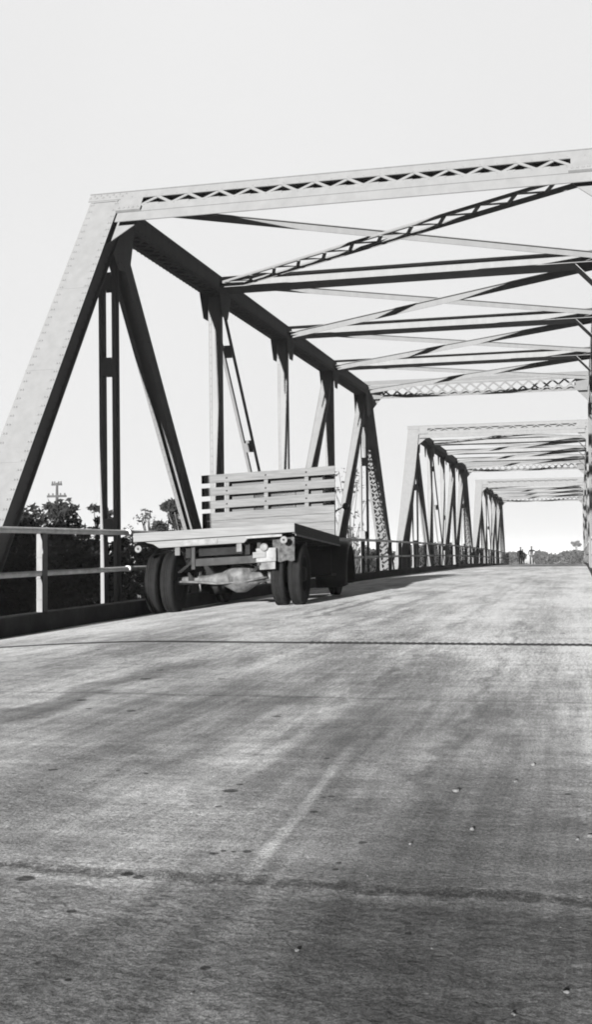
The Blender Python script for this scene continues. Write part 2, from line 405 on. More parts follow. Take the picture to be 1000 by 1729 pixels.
b = MB(); b.v = [(-1500, 56, -7.0), (1500, 56, -7.0), (1500, 100, -7.0), (-1500, 100, -7.0)]; b.f = [(0, 1, 2, 3)]
tag(b.build('river', M['water']), kind='structure')

# ------------------------------------------------------------------ steel truss span (local frame: x across, y along, z up from kerb-base level at the first bearing)
PX = Vector((1, 0, 0))
W2 = 3.61                    # half the distance between truss planes
EP, PN = 4.75, 5.1           # end panel, inner panel
NY = [0, EP, EP + PN, EP + 2 * PN, EP + 3 * PN, EP + 4 * PN, 2 * EP + 4 * PN]
ZT, ZB = 5.72, -.62          # centre lines of top and bottom chord
rng_ = random.Random(3)
def lace(mb, A, B, U, V, half, voff, pitch, wdt=.045, th=.01, cross=True, single_start=0):
    """flat lacing bars in the plane at V=voff between u=-half..half"""
    A = Vector(A); B = Vector(B); L_ = (B - A).length; d = (B - A) / L_; n = max(1, round(L_ / pitch)); p = L_ / n
    for i in range(n):
        a = A + d * (i * p) + V * voff; c = A + d * ((i + 1) * p) + V * voff
        for q in ((0, 1) if cross else ((i + single_start) % 2,)):
            s0, s1 = (-half, half) if q == 0 else (half, -half)
            off = V * (th * 1.1 if q else 0)
            P0 = a + U * s0 + off; P1 = c + U * s1 + off
            dd = (P1 - P0).normalized(); side = dd.cross(V).normalized()
            mb.bar(P0, P1, side, V, [(-wdt / 2, wdt / 2, 0, th)])
def rivets(mb, A, B, nrm, pitch=.15, r=.017):
    A = Vector(A); B = Vector(B); n = int((B - A).length / pitch)
    for i in range(n + 1): mb.dome(A + (B - A) * ((i + .5) / (n + 1)), nrm, r)

def truss(mirror, root):
    S = -1 if mirror else 1          # S=+1: left truss (inner side is +x)
    x0 = -W2 * S
    ins = Vector((S, 0, 0))          # towards the roadway
    def P(i, z): return Vector((x0, NY[i], z))
    def frame(A, B):
        d = (B - A).normalized(); U = PX; V = U.cross(d).normalized()
        if V.z < -0.001 or (abs(V.z) < .001 and V.y > 0): V = -V
        return d, U, V
    # --- top chord
    mb = MB(); A = P(1, ZT) - Vector((0, .12, 0)); B = P(5, ZT) + Vector((0, .12, 0)); U = PX; V = Vector((0, 0, 1))
    mb.bar(A, B, U, V, [(-.21, .21, .168, .18), (-.19, -.175, -.09, .167), (.175, .19, -.09, .167), (-.21, -.13, -.102, -.091), (.13, .21, -.102, -.091)])
    lace(mb, A, B, U, V, .15, -.112, .3)
    for sx in (-.19, .19):
        for zz in (-.06, .12): rivets(mb, A + U * (sx * 1.0) + V * zz, B + U * (sx * 1.0) + V * zz, (sx, 0, 0))
    for sx in (-.2, -.14, .14, .2): rivets(mb, A + U * sx - V * .103, B + U * sx - V * .103, (0, 0, -1), .17)
    mb.build('top_chord', M['steel'], root)
    # --- bottom chord (below the deck)
    mb = MB(); A = P(0, ZB); B = P(6, ZB)
    mb.bar(A, B, PX, Vector((0, 0, 1)), [(-.19, -.175, -.14, .14), (.175, .19, -.14, .14), (-.2, -.12, .141, .15), (.12, .2, .141, .15)])
    mb.build('bottom_chord', M['steel'], root)
    # --- end posts: cover plate on the outer slope, laced beneath
    for (i, j) in ((0, 1), (6, 5)):
        mb = MB(); A = P(i, ZB - .05); B = P(j, ZT); d, U, V = frame(A, B); B = B + d * .24
        mb.bar(A, B, U, V, [(-.235, .235, .168, .182), (-.19, -.175, -.10, .167), (.175, .19, -.10, .167), (-.235, -.15, -.112, -.101), (.15, .235, -.112, -.101)])
        L_ = (B - A).length
        lace(mb, A + d * .5, A + d * (L_ - 2.3), U, V, .19, -.124, .34, .042)
        mb.bar(A + d * (L_ - 2.25), B - d * .3, U, V, [(-.225, .225, -.125, -.113)])   # solid plate near the top
        for t in (.18, .37, .56, .75): mb.bar(A + d * (L_ * t), A + d * (L_ * t + .012), U, V, [(-.236, .236, .182, .186)])
        for sx in (-.205, -.17, .17, .205): rivets(mb, A + U * sx + V * .183, B + U * sx + V * .183, V, .15)
        for sx in (-.19, .19):
            for vv in (-.07, .13): rivets(mb, A + U * sx + V * vv, B + U * sx + V * vv, U * sx, .15)
        mb.build('end_post', M['steel'], root)
    # --- hangers: two legs joined by batten plates
    for i in (1, 5):
        mb = MB(); A = P(i, ZB); B = P(i, ZT - .15); U = PX; V = Vector((0, 1, 0))
        for s in (-1, 1):
            u = .08 * s; mb.bar(A, B, U, V, [(u - .006, u + .006, -.075, .075)])
            a, c = sorted((u + .006 * s, u + .05 * s)); mb.bar(A, B, U, V, [(a, c, -.075, -.064), (a, c, .064, .075)])
        for zz in (1.0, 3.35, 4.6): mb.bar(Vector((x0, NY[i], zz)), Vector((x0, NY[i], zz + .26)), U, V, [(-.073, .073, -.087, -.076), (-.073, .073, .076, .087)])
        mb.build('hanger', M['steel'], root)
    # --- verticals: built-up section, web faces along the road
    for i in (2, 3, 4):
        mb = MB(); A = P(i, ZB); B = P(i, ZT - .15); U = PX; V = Vector((0, 1, 0))
        mb.bar(A, B, U, V, [(-.101, .101, -.068, -.058), (-.113, -.102, -.09, .09), (.102, .113, -.09, .09), (-.101, .101, .058, .068)])
        mb.bar(A, B, U, V, [(-.101, -.06, -.08, -.069), (.06, .101, -.08, -.069)])
        for sx in (-.08, .08): rivets(mb, A + U * sx - V * .08, B + U * sx - V * .08, (0, -1, 0), .15, .014)
        mb.build('vertical_post', M['steel'], root)
    # --- diagonals
    def diag(a, za, b_, zb_, kind, name='diagonal'):
        mb = MB(); A = P(a, za); B = P(b_, zb_); d, U, V = frame(A, B)
        if kind == 'heavy':
            mb.bar(A, B, U, V, [(-.117, -.105, -.12, .12), (.105, .117, -.12, .12), (-.104, .104, -.006, .006),
                                (-.117, -.05, -.131, -.121), (.05, .117, -.131, -.121), (-.117, -.05, .121, .131), (.05, .117, .121, .131)])
            for sx in (-.085, .085): rivets(mb, A + U * sx - V * .132, B + U * sx - V * .132, -V, .15, .014)
            for sx in (-.117, .117): rivets(mb, A + U * sx, B + U * sx, U * sx, .15, .014)
        elif kind == 'plate':
            mb.bar(A, B, U, V, [(-.12, .12, -.085, -.075), (-.131, -.121, -.10, .10), (.121, .131, -.10, .10), (-.12, .12, .075, .085)])
            for sx in (-.09, .09): rivets(mb, A + U * sx - V * .086, B + U * sx - V * .086, -V, .17, .012)
        else:
            for s in (-1, 1):
                u = .085 * s; mb.bar(A, B, U, V, [(u - .006, u + .006, -.045, .045)])
                p_, q_ = sorted((u + .006 * s, u + .055 * s)); mb.bar(A, B, U, V, [(p_, q_, -.045, -.036)])
            L_ = (B - A).length
            for t in (.14, .42, .70, .9): mb.bar(A + d * (L_ * t), A + d * (L_ * t + .22), U, V, [(-.078, .078, -.057, -.046), (-.078, .078, .046, .057)])
        mb.build(name, M['steel'], root)
    diag(1, ZT - .1, 2, ZB, 'heavy'); diag(2, ZT - .1, 3, ZB, 'light')
    diag(4, ZT - .1, 3, ZB, 'plate'); diag(5, ZT - .1, 4, ZB, 'plate')
    # --- gusset plates at the panel points
    for i in range(1, 6):
        for s in (-1, 1):
            mb = MB(); x = x0 + s * .196; y = NY[i]; nrm = (s, 0, 0)
            if i == 1: pts = [(x, y - .42, ZT - .5), (x, y - .1, ZT + .17), (x, y + .42, ZT + .17), (x, y + .52, ZT - .17), (x, y + .33, ZT - .78), (x, y - .1, ZT - .84)]
            elif i == 5: pts = [(x, y + .42, ZT - .5), (x, y + .1, ZT + .17), (x, y - .42, ZT + .17), (x, y - .52, ZT - .17), (x, y - .33, ZT - .78), (x, y + .1, ZT - .84)]
            else: pts = [(x, y - .34, ZT + .1), (x, y + .34, ZT + .1), (x, y + .34, ZT - .18), (x, y + .15, ZT - .56), (x, y - .15, ZT - .56), (x, y - .34, ZT - .18)]
            mb.poly(pts, nrm, .01)
            for k in range(7):
                for q in (-.12, 0, .12):
                    mb.dome((x + s * .005, y + q, (ZT - .75 if i in (1, 5) else ZT - .5) + k * (.13 if i in (1, 5) else .095) + (.04 if q == 0 else 0)), nrm, .016)
            mb.build('gusset_plate', M['steel'], root)

def portal(y, facing, root):
    """box portal strut lying in the slope of the end posts: two laced frames joined by a top plate"""
    al = math.atan2(ZT - ZB + .05, EP); U = Vector((0, math.cos(al) * facing, math.sin(al))); V = Vector((0, -math.sin(al) * facing, math.cos(al)))
    O = Vector((0, y, ZT)); mb = MB(); xl, xr = -W2 + .245, W2 - .245
    def pt(x, u, v): return O + PX * x + U * u + V * v
    u0, u1 = -.22, .25
    far_ = facing < 0; bt, bb = (.07, .05) if far_ else (.15, .165)
    for k, vv in enumerate((.19, .035) if not far_ else (-.08,)):
        for (a0, a1, ua, ub) in ((-W2 - .27 if k == 0 else xl, W2 + .27 if k == 0 else xr, u1 - bt, u1), (xl, xr, u0, u0 + bb), (xl, xl + .35, u0 + bb + .001, u1 - bt - .001), (xr - .35, xr, u0 + bb + .001, u1 - bt - .001)):
            mb.bar(pt(a0, 0, vv), pt(a1, 0, vv), U, V, [(ua, ub, -.0055, .0055)])
        uc = (u0 + bb + u1 - bt) / 2
        lace(mb, pt(xl + .33, uc, vv), pt(xr - .33, uc, vv), U, V, (.175 if far_ else .085), -.03 if far_ else -.019, .36 if far_ else .235, .05 if far_ else .045, .022 if far_ else .01, cross=far_)
        for uu in (u0 + bb - .03, u1 - bt + .03): rivets(mb, pt(xl + .05, uu, vv + .006 * facing), pt(xr - .05, uu, vv + .006 * facing), V, .235, .013)
    if not far_: mb.bar(pt(xl + .02, 0, .178), pt(xr - .02, 0, .178), U, V, [(u0 - .19, u0 + .01, -.0055, .0055)])
    else: mb.bar(pt(xl, 0, 0), pt(xr, 0, 0), U, V, [(u0 - .012, u0 - .001, -.09, .15)])
    mb.bar(pt(-W2 - .27, 0, 0), pt(W2 + .27, 0, 0), U, V, [(u1 + .001, u1 + .012, -.05, .21)])
    for s in (-1, 1):
        for k in range(12): mb.dome(pt(s * (W2 - .3 + k * .05), u1 - .035 - .05 * (k % 2), .196), V, .02)
    mb.build('portal_strut', M['steel'], root)
    for s in (-1, 1):
        m2 = MB(); x = s * xr
        m2.poly([pt(x + s * .05, u0 + .02, .06), pt(x - s * .40, u0 + .02, .06), pt(x + s * .05, u0 - .52, .06)], V, .012)
        m2.bar(pt(x, 0, .2), pt(x - s * .38, 0, .2), U, V, [(u0 - .002, u0 + .09, -.003, .035)])
        for k in range(5): m2.dome(pt(x - s * (.05 + k * .07), u0 + .045, .236), V, .02)
        m2.build('knee_plate', M['steel'], root)

def make_span():
    root = empty('bridge_span', (0, 0, 0))
    truss(False, root); truss(True, root)
    portal(NY[1], 1, root)
    portal(NY[5], -1, root)
    for i in (2, 3, 4):                    # cross struts, deep plate web between two pairs of angles
        mb = MB(); y = NY[i]; A = Vector((-W2 + .19, y, 0)); B = Vector((W2 - .19, y, 0)); U = Vector((0, 0, 1)); V = Vector((0, 1, 0)); zt = ZT + .2
        mb.bar(A, B, U, V, [(zt - .22, zt - .013, -.006, .006), (zt - .012, zt, -.2, .2), (zt - .232, zt - .221, -.3, .3)])
        mb.build('cross_strut', M['steel'], root)
        for s in (1,):
            m2 = MB(); x = s * (W2 - .19)
            A = Vector((x - s * .36, y, zt - .24)); B = Vector((x, y, zt - .62)); d = (B - A).normalized(); m2.bar(A, B, d.cross(V), V, [(-.006, .006, -.26, .26)])
            m2.build('knee_brace', M['steel'], root)
    for i in range(1, 5):                  # lateral bracing in the plane of the top chords
        zt = ZT + .17
        mb = MB(); A = Vector((-W2 + .2, NY[i] + .12, zt)); B = Vector((W2 - .2, NY[i + 1] - .12, zt))
        d = (B - A).normalized(); V = Vector((0, 0, 1)); U = d.cross(V)
        mb.bar(A, B, U, V, [(-.045, .045, -.01, 0), (-.006, .006, -.11, -.011)])
        mb.build('lateral_brace', M['steel'], root)
        zt2 = zt - .12
        mb = MB(); A = Vector((W2 - .2, NY[i] + .12, zt2)); B = Vector((-W2 + .2, NY[i + 1] - .12, zt2))
        d = (B - A).normalized(); U = d.cross(V)
        if U.y < 0: U = -U
        if i == 1:
            mb.bar(A, B, U, V, [(-.14, -.09, -.01, 0), (-.145, -.139, 0, .03), (.137, .149, -.07, .01)])
            lace(mb, A, B, U, V, .13, -.022, .34, .06, .012, cross=False)
        else: mb.bar(A, B, U, V, [(-.05, .05, -.01, 0), (-.006, .006, -.13, -.011)])
        mb.build('lateral_brace', M['steel'], root)
        for (A_, s) in (((-W2 + .2, NY[i + 1], zt2 - .014), 1), ((W2 - .2, NY[i], zt2 - .014), -1)):
            m2 = MB(); x, y, z = A_; m2.poly([(x, y - .35, z), (x + s * .45, y - .3 * (1 if s > 0 else -1), z), (x + s * .3, y + .1, z), (x, y + .3, z)], (0, 0, 1), .01)
            m2.build('gusset_plate', M['steel'], root)
    for i in range(7):                     # floor beams under the deck
        mb = MB(); y = NY[i]; A = Vector((-W2 + .2, y, 0)); B = Vector((W2 - .2, y, 0)); U = Vector((0, 0, 1)); V = Vector((0, 1, 0))
        mb.bar(A, B, U, V, [(-.88, -.42, -.006, .006), (-.9, -.881, -.1, .1), (-.419, -.40, -.1, .1)])
        mb.build('floor_beam', M['steel_dark'], root)
    return root
span1 = make_span()
SPX = -3.03
def place(o, y, z, grade, label):
    o.location = (SPX, y, z); o.rotation_euler = (grade, 0, 0)
    tag(o, label=label, cat='bridge truss', group='steel truss spans of the road bridge')
place(span1, 10.8, -.72, .0112, 'nearest steel truss span, its tall portal towering over the flatbed truck')
s2 = copy_tree(span1); place(s2, 42.8, -.60, .0030, 'second steel truss span, in the middle beyond the one the truck stands in')
s3 = copy_tree(span1); place(s3, 74.8, -.78, -.0035, 'farthest and smallest looking steel truss span, where the two people stand')

# ------------------------------------------------------------------ handrails
def handrail(x, side, label, ys_posts, y0, y1):
    root = empty('handrail', (x, y0, g(y0))); tag(root, label=label, cat='handrail', group='pipe handrails along the bridge edges')
    ox, oy, oz = root.location
    for hh, rr in ((.97, .038), (.46, .034)):
        mb = MB(); pts = []
        y = y0
        while y < y1: pts.append((0, y - oy, g(y) + hh - oz)); y += 2.55
        pts.append((0, y1 - oy, g(y1) + hh - oz)); mb.tube(pts, rr, 10)
        for (yy) in [y0 + 5.1 * k for k in range(1, int((y1 - y0) / 5.1))]:
            mb.tube([(0, yy - oy - .07, g(yy) + hh - oz), (0, yy - oy + .07, g(yy) + hh - oz)], rr + .009, 10)
        mb.build('rail', M['rail'], root, smooth=True)
    for y in ys_posts:
        mb = MB(); zb = g(y) - oz - .35; zt = g(y) + .93 - oz; s = side
        mb.box(-.02 * s - .05, -.02 * s + .05, y - oy - .006, y - oy + .006, zb, zt)
        e = -.02 * s + .05
        mb.box(e + .001, e + .013, y - oy - .06, y - oy + .06, zb, zt)
        for zz in (.2, .45, .7): mb.tube([(-.02 - .05, y - oy - .012, zb + .3 + zz), (.02, y - oy - .012, zb + .3 + zz)], .006, 6)
        mb.build('post', M['post'], root)
posts = []
for k in range(3):
    y0 = 10.8 + 32 * k
    posts += [y0 + .1, y0 + 1.7] + [y0 + EP + 2.55 * q for q in range(1 if k == 0 else 0, 9)] + [y0 + 2 * EP + 4 * PN - 2.3, y0 + 2 * EP + 4 * PN - .1]
posts = [5.8, 8.3] + sorted(posts)
handrail(-6.22, 1, 'long pale two-pipe handrail behind the truck, on the left edge of the bridge', posts, 5.0, 106.2)
handrail(.42, -1, 'two-pipe handrail seen almost end-on along the right edge of the bridge', posts, 5.0, 106.2)

# ------------------------------------------------------------------ truck
TY, TX = 15.55, -4.86            # ground point under the middle of the rear axle
tz = -.682
truck = empty('flatbed_truck', (TX, TY, tz), (0, 0, R(3.0)))
tag(truck, label='old flatbed truck with a slatted headboard, parked with its rear towards the camera', cat='truck')
RAKE, LEAN = -.0285, .049
def body(p): return Vector((p.x - .0 * p.z, p.y, p.z + RAKE * (p.y + .8) + LEAN * p.x))
YR, YF = -.80, 3.16              # tray rear and front
HW = 1.13; ZTOP = 1.09
def tb(mb, name, m, parent=truck, **k): return mb.build(name, m, parent, xf=body, **k)
mb = MB(); mb.box(-HW, HW, YR + .05, YF, ZTOP - .05, ZTOP - .005)
mb2 = MB(); nb = 11
for i in range(nb):
    xa = -HW + .02 + (2 * HW - .04) * i / nb; mb2.box(xa + .004, xa + (2 * HW - .04) / nb - .004, YR + .045, YF, ZTOP - .045, ZTOP)
tray = tb(mb2, 'tray_floor', M['wood'])
mb = MB(); mb.box(-HW, HW, YR, YR + .04, ZTOP - .118, ZTOP + .004); tb(mb, 'rear_board', M['wood_light'], tray, bevel=.006)
for s in (-1, 1):
    mb = MB(); mb.box(s * HW - (.04 if s > 0 else 0), s * HW + (.04 if s < 0 else 0), YR + .042, YF, ZTOP - .14, ZTOP + .003)
    tb(mb, 'side_board', M['wood_dark'], tray, bevel=.005)
    mb = MB(); mb.box(min(s * HW, s * (HW + .012)), max(s * HW, s * (HW + .012)), YR + .042, YF, ZTOP - .165, ZTOP - .142)
    tb(mb, 'edge_strip', M['axle'], tray)
# cross bearer with tapered ends
mb = MB(); mb.poly([(-.98, YR + .09, 1.0 - .035), (.98, YR + .09, .965), (.5, YR + .09, .955), (.42, YR + .09, .875), (-.78, YR + .09, .875), (-.86, YR + .09, .93)], (0, 1, 0), .06)
cb = tb(mb, 'rear_bearer', M['wood_light'])
mb = MB(); mb.box(.45, .95, YR + .03, YR + .055, .925, .955); tb(mb, 'edge_strip', M['white'], cb)
mb = MB(); mb.box(-.45, .05, YR + .045, YR + .058, .885, .955); tb(mb, 'name_plate', M['white'], cb)
for x in (-.53, .34):
    mb = MB(); mb.box(x - .035, x + .035, YR + .1, YR + .13, .76, .872); tb(mb, 'hanging_bracket', M['axle'])
for yy in (.1, .9, 1.7, 2.5):
    mb = MB(); mb.box(-1.08, 1.08, yy, yy + .08, .93, 1.038); tb(mb, 'cross_bearer', M['wood_dark'])
for x in (-1.06, .98):
    mb = MB(); mb.lathe((x, YR + .02, .875), (0, -1, 0), [(0, .002), (0, .05), (.02, .048), (.024, .03), (.018, .0)], 20); r_ = tb(mb, 'reflector', M['white'])
    mb = MB(); mb.lathe((x, YR - .006, .875), (0, -1, 0), [(0, .014), (.006, .012), (.008, 0)], 10); tb(mb, 'lens', M['chassis'], r_)
# headboard
HY = YF - .06
ht = 2.28
slats = [(2.135, 2.275), (1.915, 2.055), (1.695, 1.83)]
hbd = empty('headboard', (0, 0, 0)); hbd.parent = truck
for x in (-.80, -.12, .58):
    mb = MB(); mb.box(x - .035, x + .035, HY + .03, HY + .08, 1.06, 2.25); tb(mb, 'stake', M['wood'], hbd, bevel=.004)
for (a, c) in slats:
    mb = MB(); mb.box(-1.24, 1.07, HY, HY + .028, a, c); tb(mb, 'slat', M['wood'], hbd, bevel=.004)
    for x in (-1.24,):
        m3 = MB(); m3.box(x, x + .045, HY - .012, HY - .001, a + .002, c - .002); tb(m3, 'end_strap', M['chassis'], hbd)
for k in range(4):
    z0 = 1.075 + k * .138; mb = MB(); mb.box(-1.23, 1.06, HY, HY + .028, z0, z0 + .134); tb(mb, 'plank', M['wood'], hbd, bevel=.003)
m3 = MB(); m3.box(-1.23, -1.16, HY - .012, HY - .001, 1.08, 1.62); tb(m3, 'end_strap', M['chassis'], hbd)
for (a, c) in slats:
    for x in (-.80, -.12, .58):
        m3 = MB(); m3.dome((x, HY, (a + c) / 2), (0, -1, 0), .016); tb(m3, 'bolt', M['chassis'], hbd)
# chassis
mb = MB()
for s in (-1, 1): mb.box(s * .42 - .035, s * .42 + .035, YR + .25, 5.4, .72, .875)
for yy in (YR + .35, .55, 1.6, 3.0): mb.box(-.384, .384, yy, yy + .06, .74, .86)
tb(mb, 'chassis_frame', M['chassis'])
mb = MB(); mb.box(-.36, .62, YR + .22, YR + .26, .60, .70)
for s in (-.36, .57): mb.box(s, s + .05, YR + .2, YR + .3, .56, .87)
tb(mb, 'rear_crossmember', M['bracket'])
# rear axle with banjo housing
mb = MB()
mb.lathe((0, 0, .43), (1, 0, 0), [(-.95, 0), (-.95, .05), (-.30, .06), (-.08, .09), (.03, .15), (.13, .21), (.27, .21), (.37, .15), (.46, .09), (.6, .06), (.95, .05), (.95, 0)], 20)
ax = mb.build('rear_axle', M['axle'], truck, smooth=True, xf=lambda p: Vector((p.x, p.y, p.z - .03 + .045 * p.x)))
mb = MB(); mb.lathe((.2, -.13, .43), (0, -1, 0), [(-.05, .19), (.0, .19), (.015, .17), (.07, .14), (.11, .07), (.12, 0)], 20)
for k in range(10): mb.dome((.2 + .178 * math.cos(k * .628), -.135, .43 + .178 * math.sin(k * .628)), (0, -1, 0), .014)
mb.build('differential_cover', M['axle'], ax, smooth=True)
mb = MB(); mb.tube([(-.85, -.12, .36), (-.4, -.14, .35), (-.1, -.22, .33), (.3, -.2, .36), (.6, -.12, .42)], .016, 8); mb.build('brake_rod', M['axle'], ax, smooth=True)
for s in (-1, 1):
    mb = MB()
    for k in range(6):
        hl = .62 - k * .08; mb.box(s * .52 - .03, s * .52 + .03, -hl, hl, .50 + k * .018 - .006, .50 + k * .018 + .009)
    mb.box(s * .52 - .045, s * .52 + .045, -.06, .06, .37, .64)
    mb.build('leaf_spring', M['chassis'], truck)
# tail lamp and number plate assembly
mb = MB(); mb.box(.56, .84, YR + .16, YR + .19, .60, .79); lampb = tb(mb, 'tail_lamp_box', M['white'], bevel=.008)
mb = MB(); mb.box(.52, .70, YR + .14, YR + .158, .66, .74); tb(mb, 'number_plate', M['wood_light'], lampb, bevel=.003)
mb = MB(); mb.lathe((.68, YR + .16, .80), (0, -1, 0), [(0, .0), (0, .05), (.04, .055), (.05, .04), (.055, 0)], 16); tb(mb, 'lamp', M['white'], lampb)
mb = MB(); mb.box(.60, .82, YR + .2, YR + .22, .50, .60); tb(mb, 'bracket', M['axle'], lampb)
# mud flap
for s in (1,):
    mb = MB(); x = s * .93
    nX, nZ = 6, 6
    for j in range(nZ + 1):
        for i in range(nX + 1):
            mb.v.append((x - .15 + .30 * i / nX, YR + .24 + .012 * math.sin(i * 1.7 + j), .60 + .32 * j / nZ + (.015 * math.sin(i * 2.1) if j == 0 else 0)))
    for j in range(nZ):
        for i in range(nX):
            a = j * (nX + 1) + i; mb.f.append((a, a + 1, a + nX + 2, a + nX + 1))
    o = tb(mb, 'mud_flap', M['mud']); sm = o.modifiers.new('solid', 'SOLIDIFY'); sm.thickness = .012
# wheels
def tyre_prof(w_, R_): return [(-w_ * .42, R_ * .60), (-w_ * .5, R_ * .72), (-w_ * .5, R_ * .88), (-w_ * .42, R_ * .97), (-w_ * .36, R_), (-w_ * .10, R_ * 1.003), (-w_ * .09, R_ * .985), (-w_ * .04, R_ * .985), (-w_ * .03, R_ * 1.005),
                      (w_ * .03, R_ * 1.005), (w_ * .04, R_ * .985), (w_ * .09, R_ * .985), (w_ * .10, R_ * 1.003), (w_ * .36, R_), (w_ * .42, R_ * .97), (w_ * .5, R_ * .88), (w_ * .5, R_ * .72), (w_ * .42, R_ * .60)]
def wheel(x, y, z, s, w_=.19, R_=.43):
    mb = MB(); mb.lathe((x, y, z), (1, 0, 0), [(-w_ * .3 * s, R_ * .1), (-w_ * .3 * s, R_ * .5), (-w_ * .4 * s, R_ * .62), (w_ * .4 * s, R_ * .62), (w_ * .3 * s, R_ * .56), (w_ * .05 * s, R_ * .5), (0, R_ * .26), (w_ * .45 * s, R_ * .22), (w_ * .5 * s, R_ * .12), (w_ * .52 * s, 0)], 28)
    wh = mb.build('wheel', M['chassis'], truck, smooth=True)
    mb = MB(); mb.lathe((x, y, z), (1, 0, 0), tyre_prof(w_, R_), 44); mb.build('tyre', M['tyre'], wh, smooth=True)
wheel_ground = lambda x, y: 0.0
Rm = Matrix.Rotation(R(3.0), 3, 'Z')
def gz(x, y):
    p = Rm @ Vector((x, y, 0)); return deck(TX + p.x, TY + p.y) - tz
for x in (-1.02, -.79, .80, 1.04): wheel(x, 0, gz(x, 0) + .428, 1 if x > 0 else -1)
FY = 3.55
for x in (-.99, .99): wheel(x, FY, gz(x, FY) + .418, 1 if x > 0 else -1, .18, .42)
mb = MB(); mb.tube([(-.92, FY, .40), (-.5, FY, .36), (.5, FY, .36), (.92, FY, .42)], .035, 8); mb.build('front_axle', M['chassis'], truck)
# cab behind the headboard: shell with rear window and windscreen openings
cy0, cy1, cw = YF + .12, YF + 1.35, .84
def arch(y, zt, wd, ztopflat=.10):
    pts = []
    for k in range(9):
        a = math.pi * k / 8; pts.append((wd * math.cos(a), y, zt - .22 + .22 * math.sin(a)))
    return pts
mb = MB()
mb.box(-cw, cw, cy0, cy0 + .03, .80, 1.60)                    # back panel below window
mb.box(-cw, -.36, cy0, cy0 + .03, 1.601, 1.93); mb.box(.36, cw, cy0, cy0 + .03, 1.601, 1.93)
mb.box(-cw, cw, cy0, cy0 + .03, 1.931, 2.2)
for s in (-1, 1):
    xa, xb = sorted((s * cw, s * (cw - .03)))
    mb.box(xa, xb, cy0 + .031, cy1, .80, 1.42); mb.box(xa, xb, cy0 + .031, cy0 + .2, 1.421, 2.2); mb.box(xa, xb, cy1 - .08, cy1, 1.421, 2.2)
mb.box(-cw, cw, cy1 + .001, cy1 + .03, .8, 1.45); mb.box(-cw, cw, cy1 + .001, cy1 + .03, 2.14, 2.2); mb.box(-.03, .03, cy1 + .001, cy1 + .03, 1.451, 2.139)
cab = tb(mb, 'cab', M['black'], bevel=.01)
mb = MB()
n0 = len(mb.v)
for yy, dz, ww in ((cy0 - .03, 0, cw + .01), (cy0 + .3, .05, cw + .03), (cy1 - .2, .05, cw + .03), (cy1 + .12, -.02, cw)):
    for k in range(13):
        a = k / 12 * 2 - 1; mb.v.append((ww * a, yy, 2.2 + dz + .07 * (1 - abs(a) ** 3)))
for r in range(3):
    for k in range(12):
        a = r * 13 + k; mb.f.append((a, a + 1, a + 14, a + 13))
rf = tb(mb, 'cab_roof', M['black'], cab, smooth=True); rf.modifiers.new('solid', 'SOLIDIFY').thickness = .04
mb = MB(); mb.box(-.355, .355, cy0 + .012, cy0 + .016, 1.605, 1.925); tb(mb, 'rear_window', M['glass'], cab)
mb = MB(); mb.box(-cw + .05, -.035, cy1 + .012, cy1 + .016, 1.46, 2.13); mb.box(.035, cw - .05, cy1 + .012, cy1 + .016, 1.46, 2.13); tb(mb, 'windscreen', M['glass'], cab)
for s in (-1, 1):
    mb = MB(); xx = s * (cw + .004); mb.box(min(xx, xx + s * .012), max(xx, xx + s * .012), cy0 + .25, cy1 - .05, .85, 1.40); d_ = tb(mb, 'door', M['black'], cab, bevel=.01)
    mb = MB(); mb.tube([(xx + s * .03, cy0 + .3, 1.25), (xx + s * .03, cy0 + .42, 1.25)], .012, 6); tb(mb, 'handle', M['axle'], d_)
mb = MB(); mb.box(-.7, .7, cy0 + .15, cy0 + .3, 1.05, 1.45); mb.box(-.7, .7, cy0 + .3, cy0 + .75, 1.0, 1.12); tb(mb, 'seat', M['chassis'], cab)
# bonnet, fenders, running boards
mb = MB(); prof = [(-.45, .85), (-.47, 1.15), (-.36, 1.32), (0, 1.40), (.36, 1.32), (.47, 1.15), (.45, .85)]
for yy, f_ in ((cy1 + .031, 1.0), (cy1 + .9, .88), (cy1 + 1.05, .8)):
    for (x, z) in prof: mb.v.append((x * f_, yy, .85 + (z - .85) * f_))
for r in range(2):
    for k in range(6):
        a = r * 7 + k; mb.f.append((a, a + 1, a + 8, a + 7))
mb.f.append(tuple(14 + k for k in range(7)))
bn = tb(mb, 'bonnet', M['black'], smooth=False)
mb = MB(); mb.box(-.3, .3, cy1 + 1.051, cy1 + 1.08, .82, 1.22); tb(mb, 'radiator_grille', M['axle'], bn)
for s in (-1, 1):
    mb = MB(); n = 14; ri = .53
    xi, xo = s * .74, s * 1.27
    for k in range(n + 1):
        a = math.pi * (1.12 - 1.2 * k / n) + (0)
        cyy = FY + math.cos(a) * (ri + .02) * -1 * -1; zz = .44 + math.sin(a) * (ri + .06)
        for (x, dr) in ((xi, .02), ((xi + xo) / 2, .035), (xo - s * .05, .01), (xo, -.06)): mb.v.append((x, FY + math.cos(a) * (ri + dr), .46 + math.sin(a) * (ri + dr + .03)))
    for k in range(n):
        for q in range(3):
            a = k * 4 + q; mb.f.append((a, a + 1, a + 5, a + 4))
    fd = tb(mb, 'front_fender', M['black'], smooth=True); fd.modifiers.new('solid', 'SOLIDIFY').thickness = .015
    mb = MB(); xa, xb = sorted((s * .6, s * 1.1)); mb.box(xa, xb, YF - .75, FY - .60, .44, .48); mb.box(xa, xb, YF - .75, YF - .72, .44, .85); tb(mb, 'running_board', M['chassis'])
    mb = MB(); xh = s * .62
    mb.lathe((xh, cy1 + .95, 1.05), (0, 1, 0), [(-.12, .01), (-.08, .06), (0, .1), (.08, .11), (.09, .1)], 16); tb(mb, 'headlight', M['axle'], smooth=True)
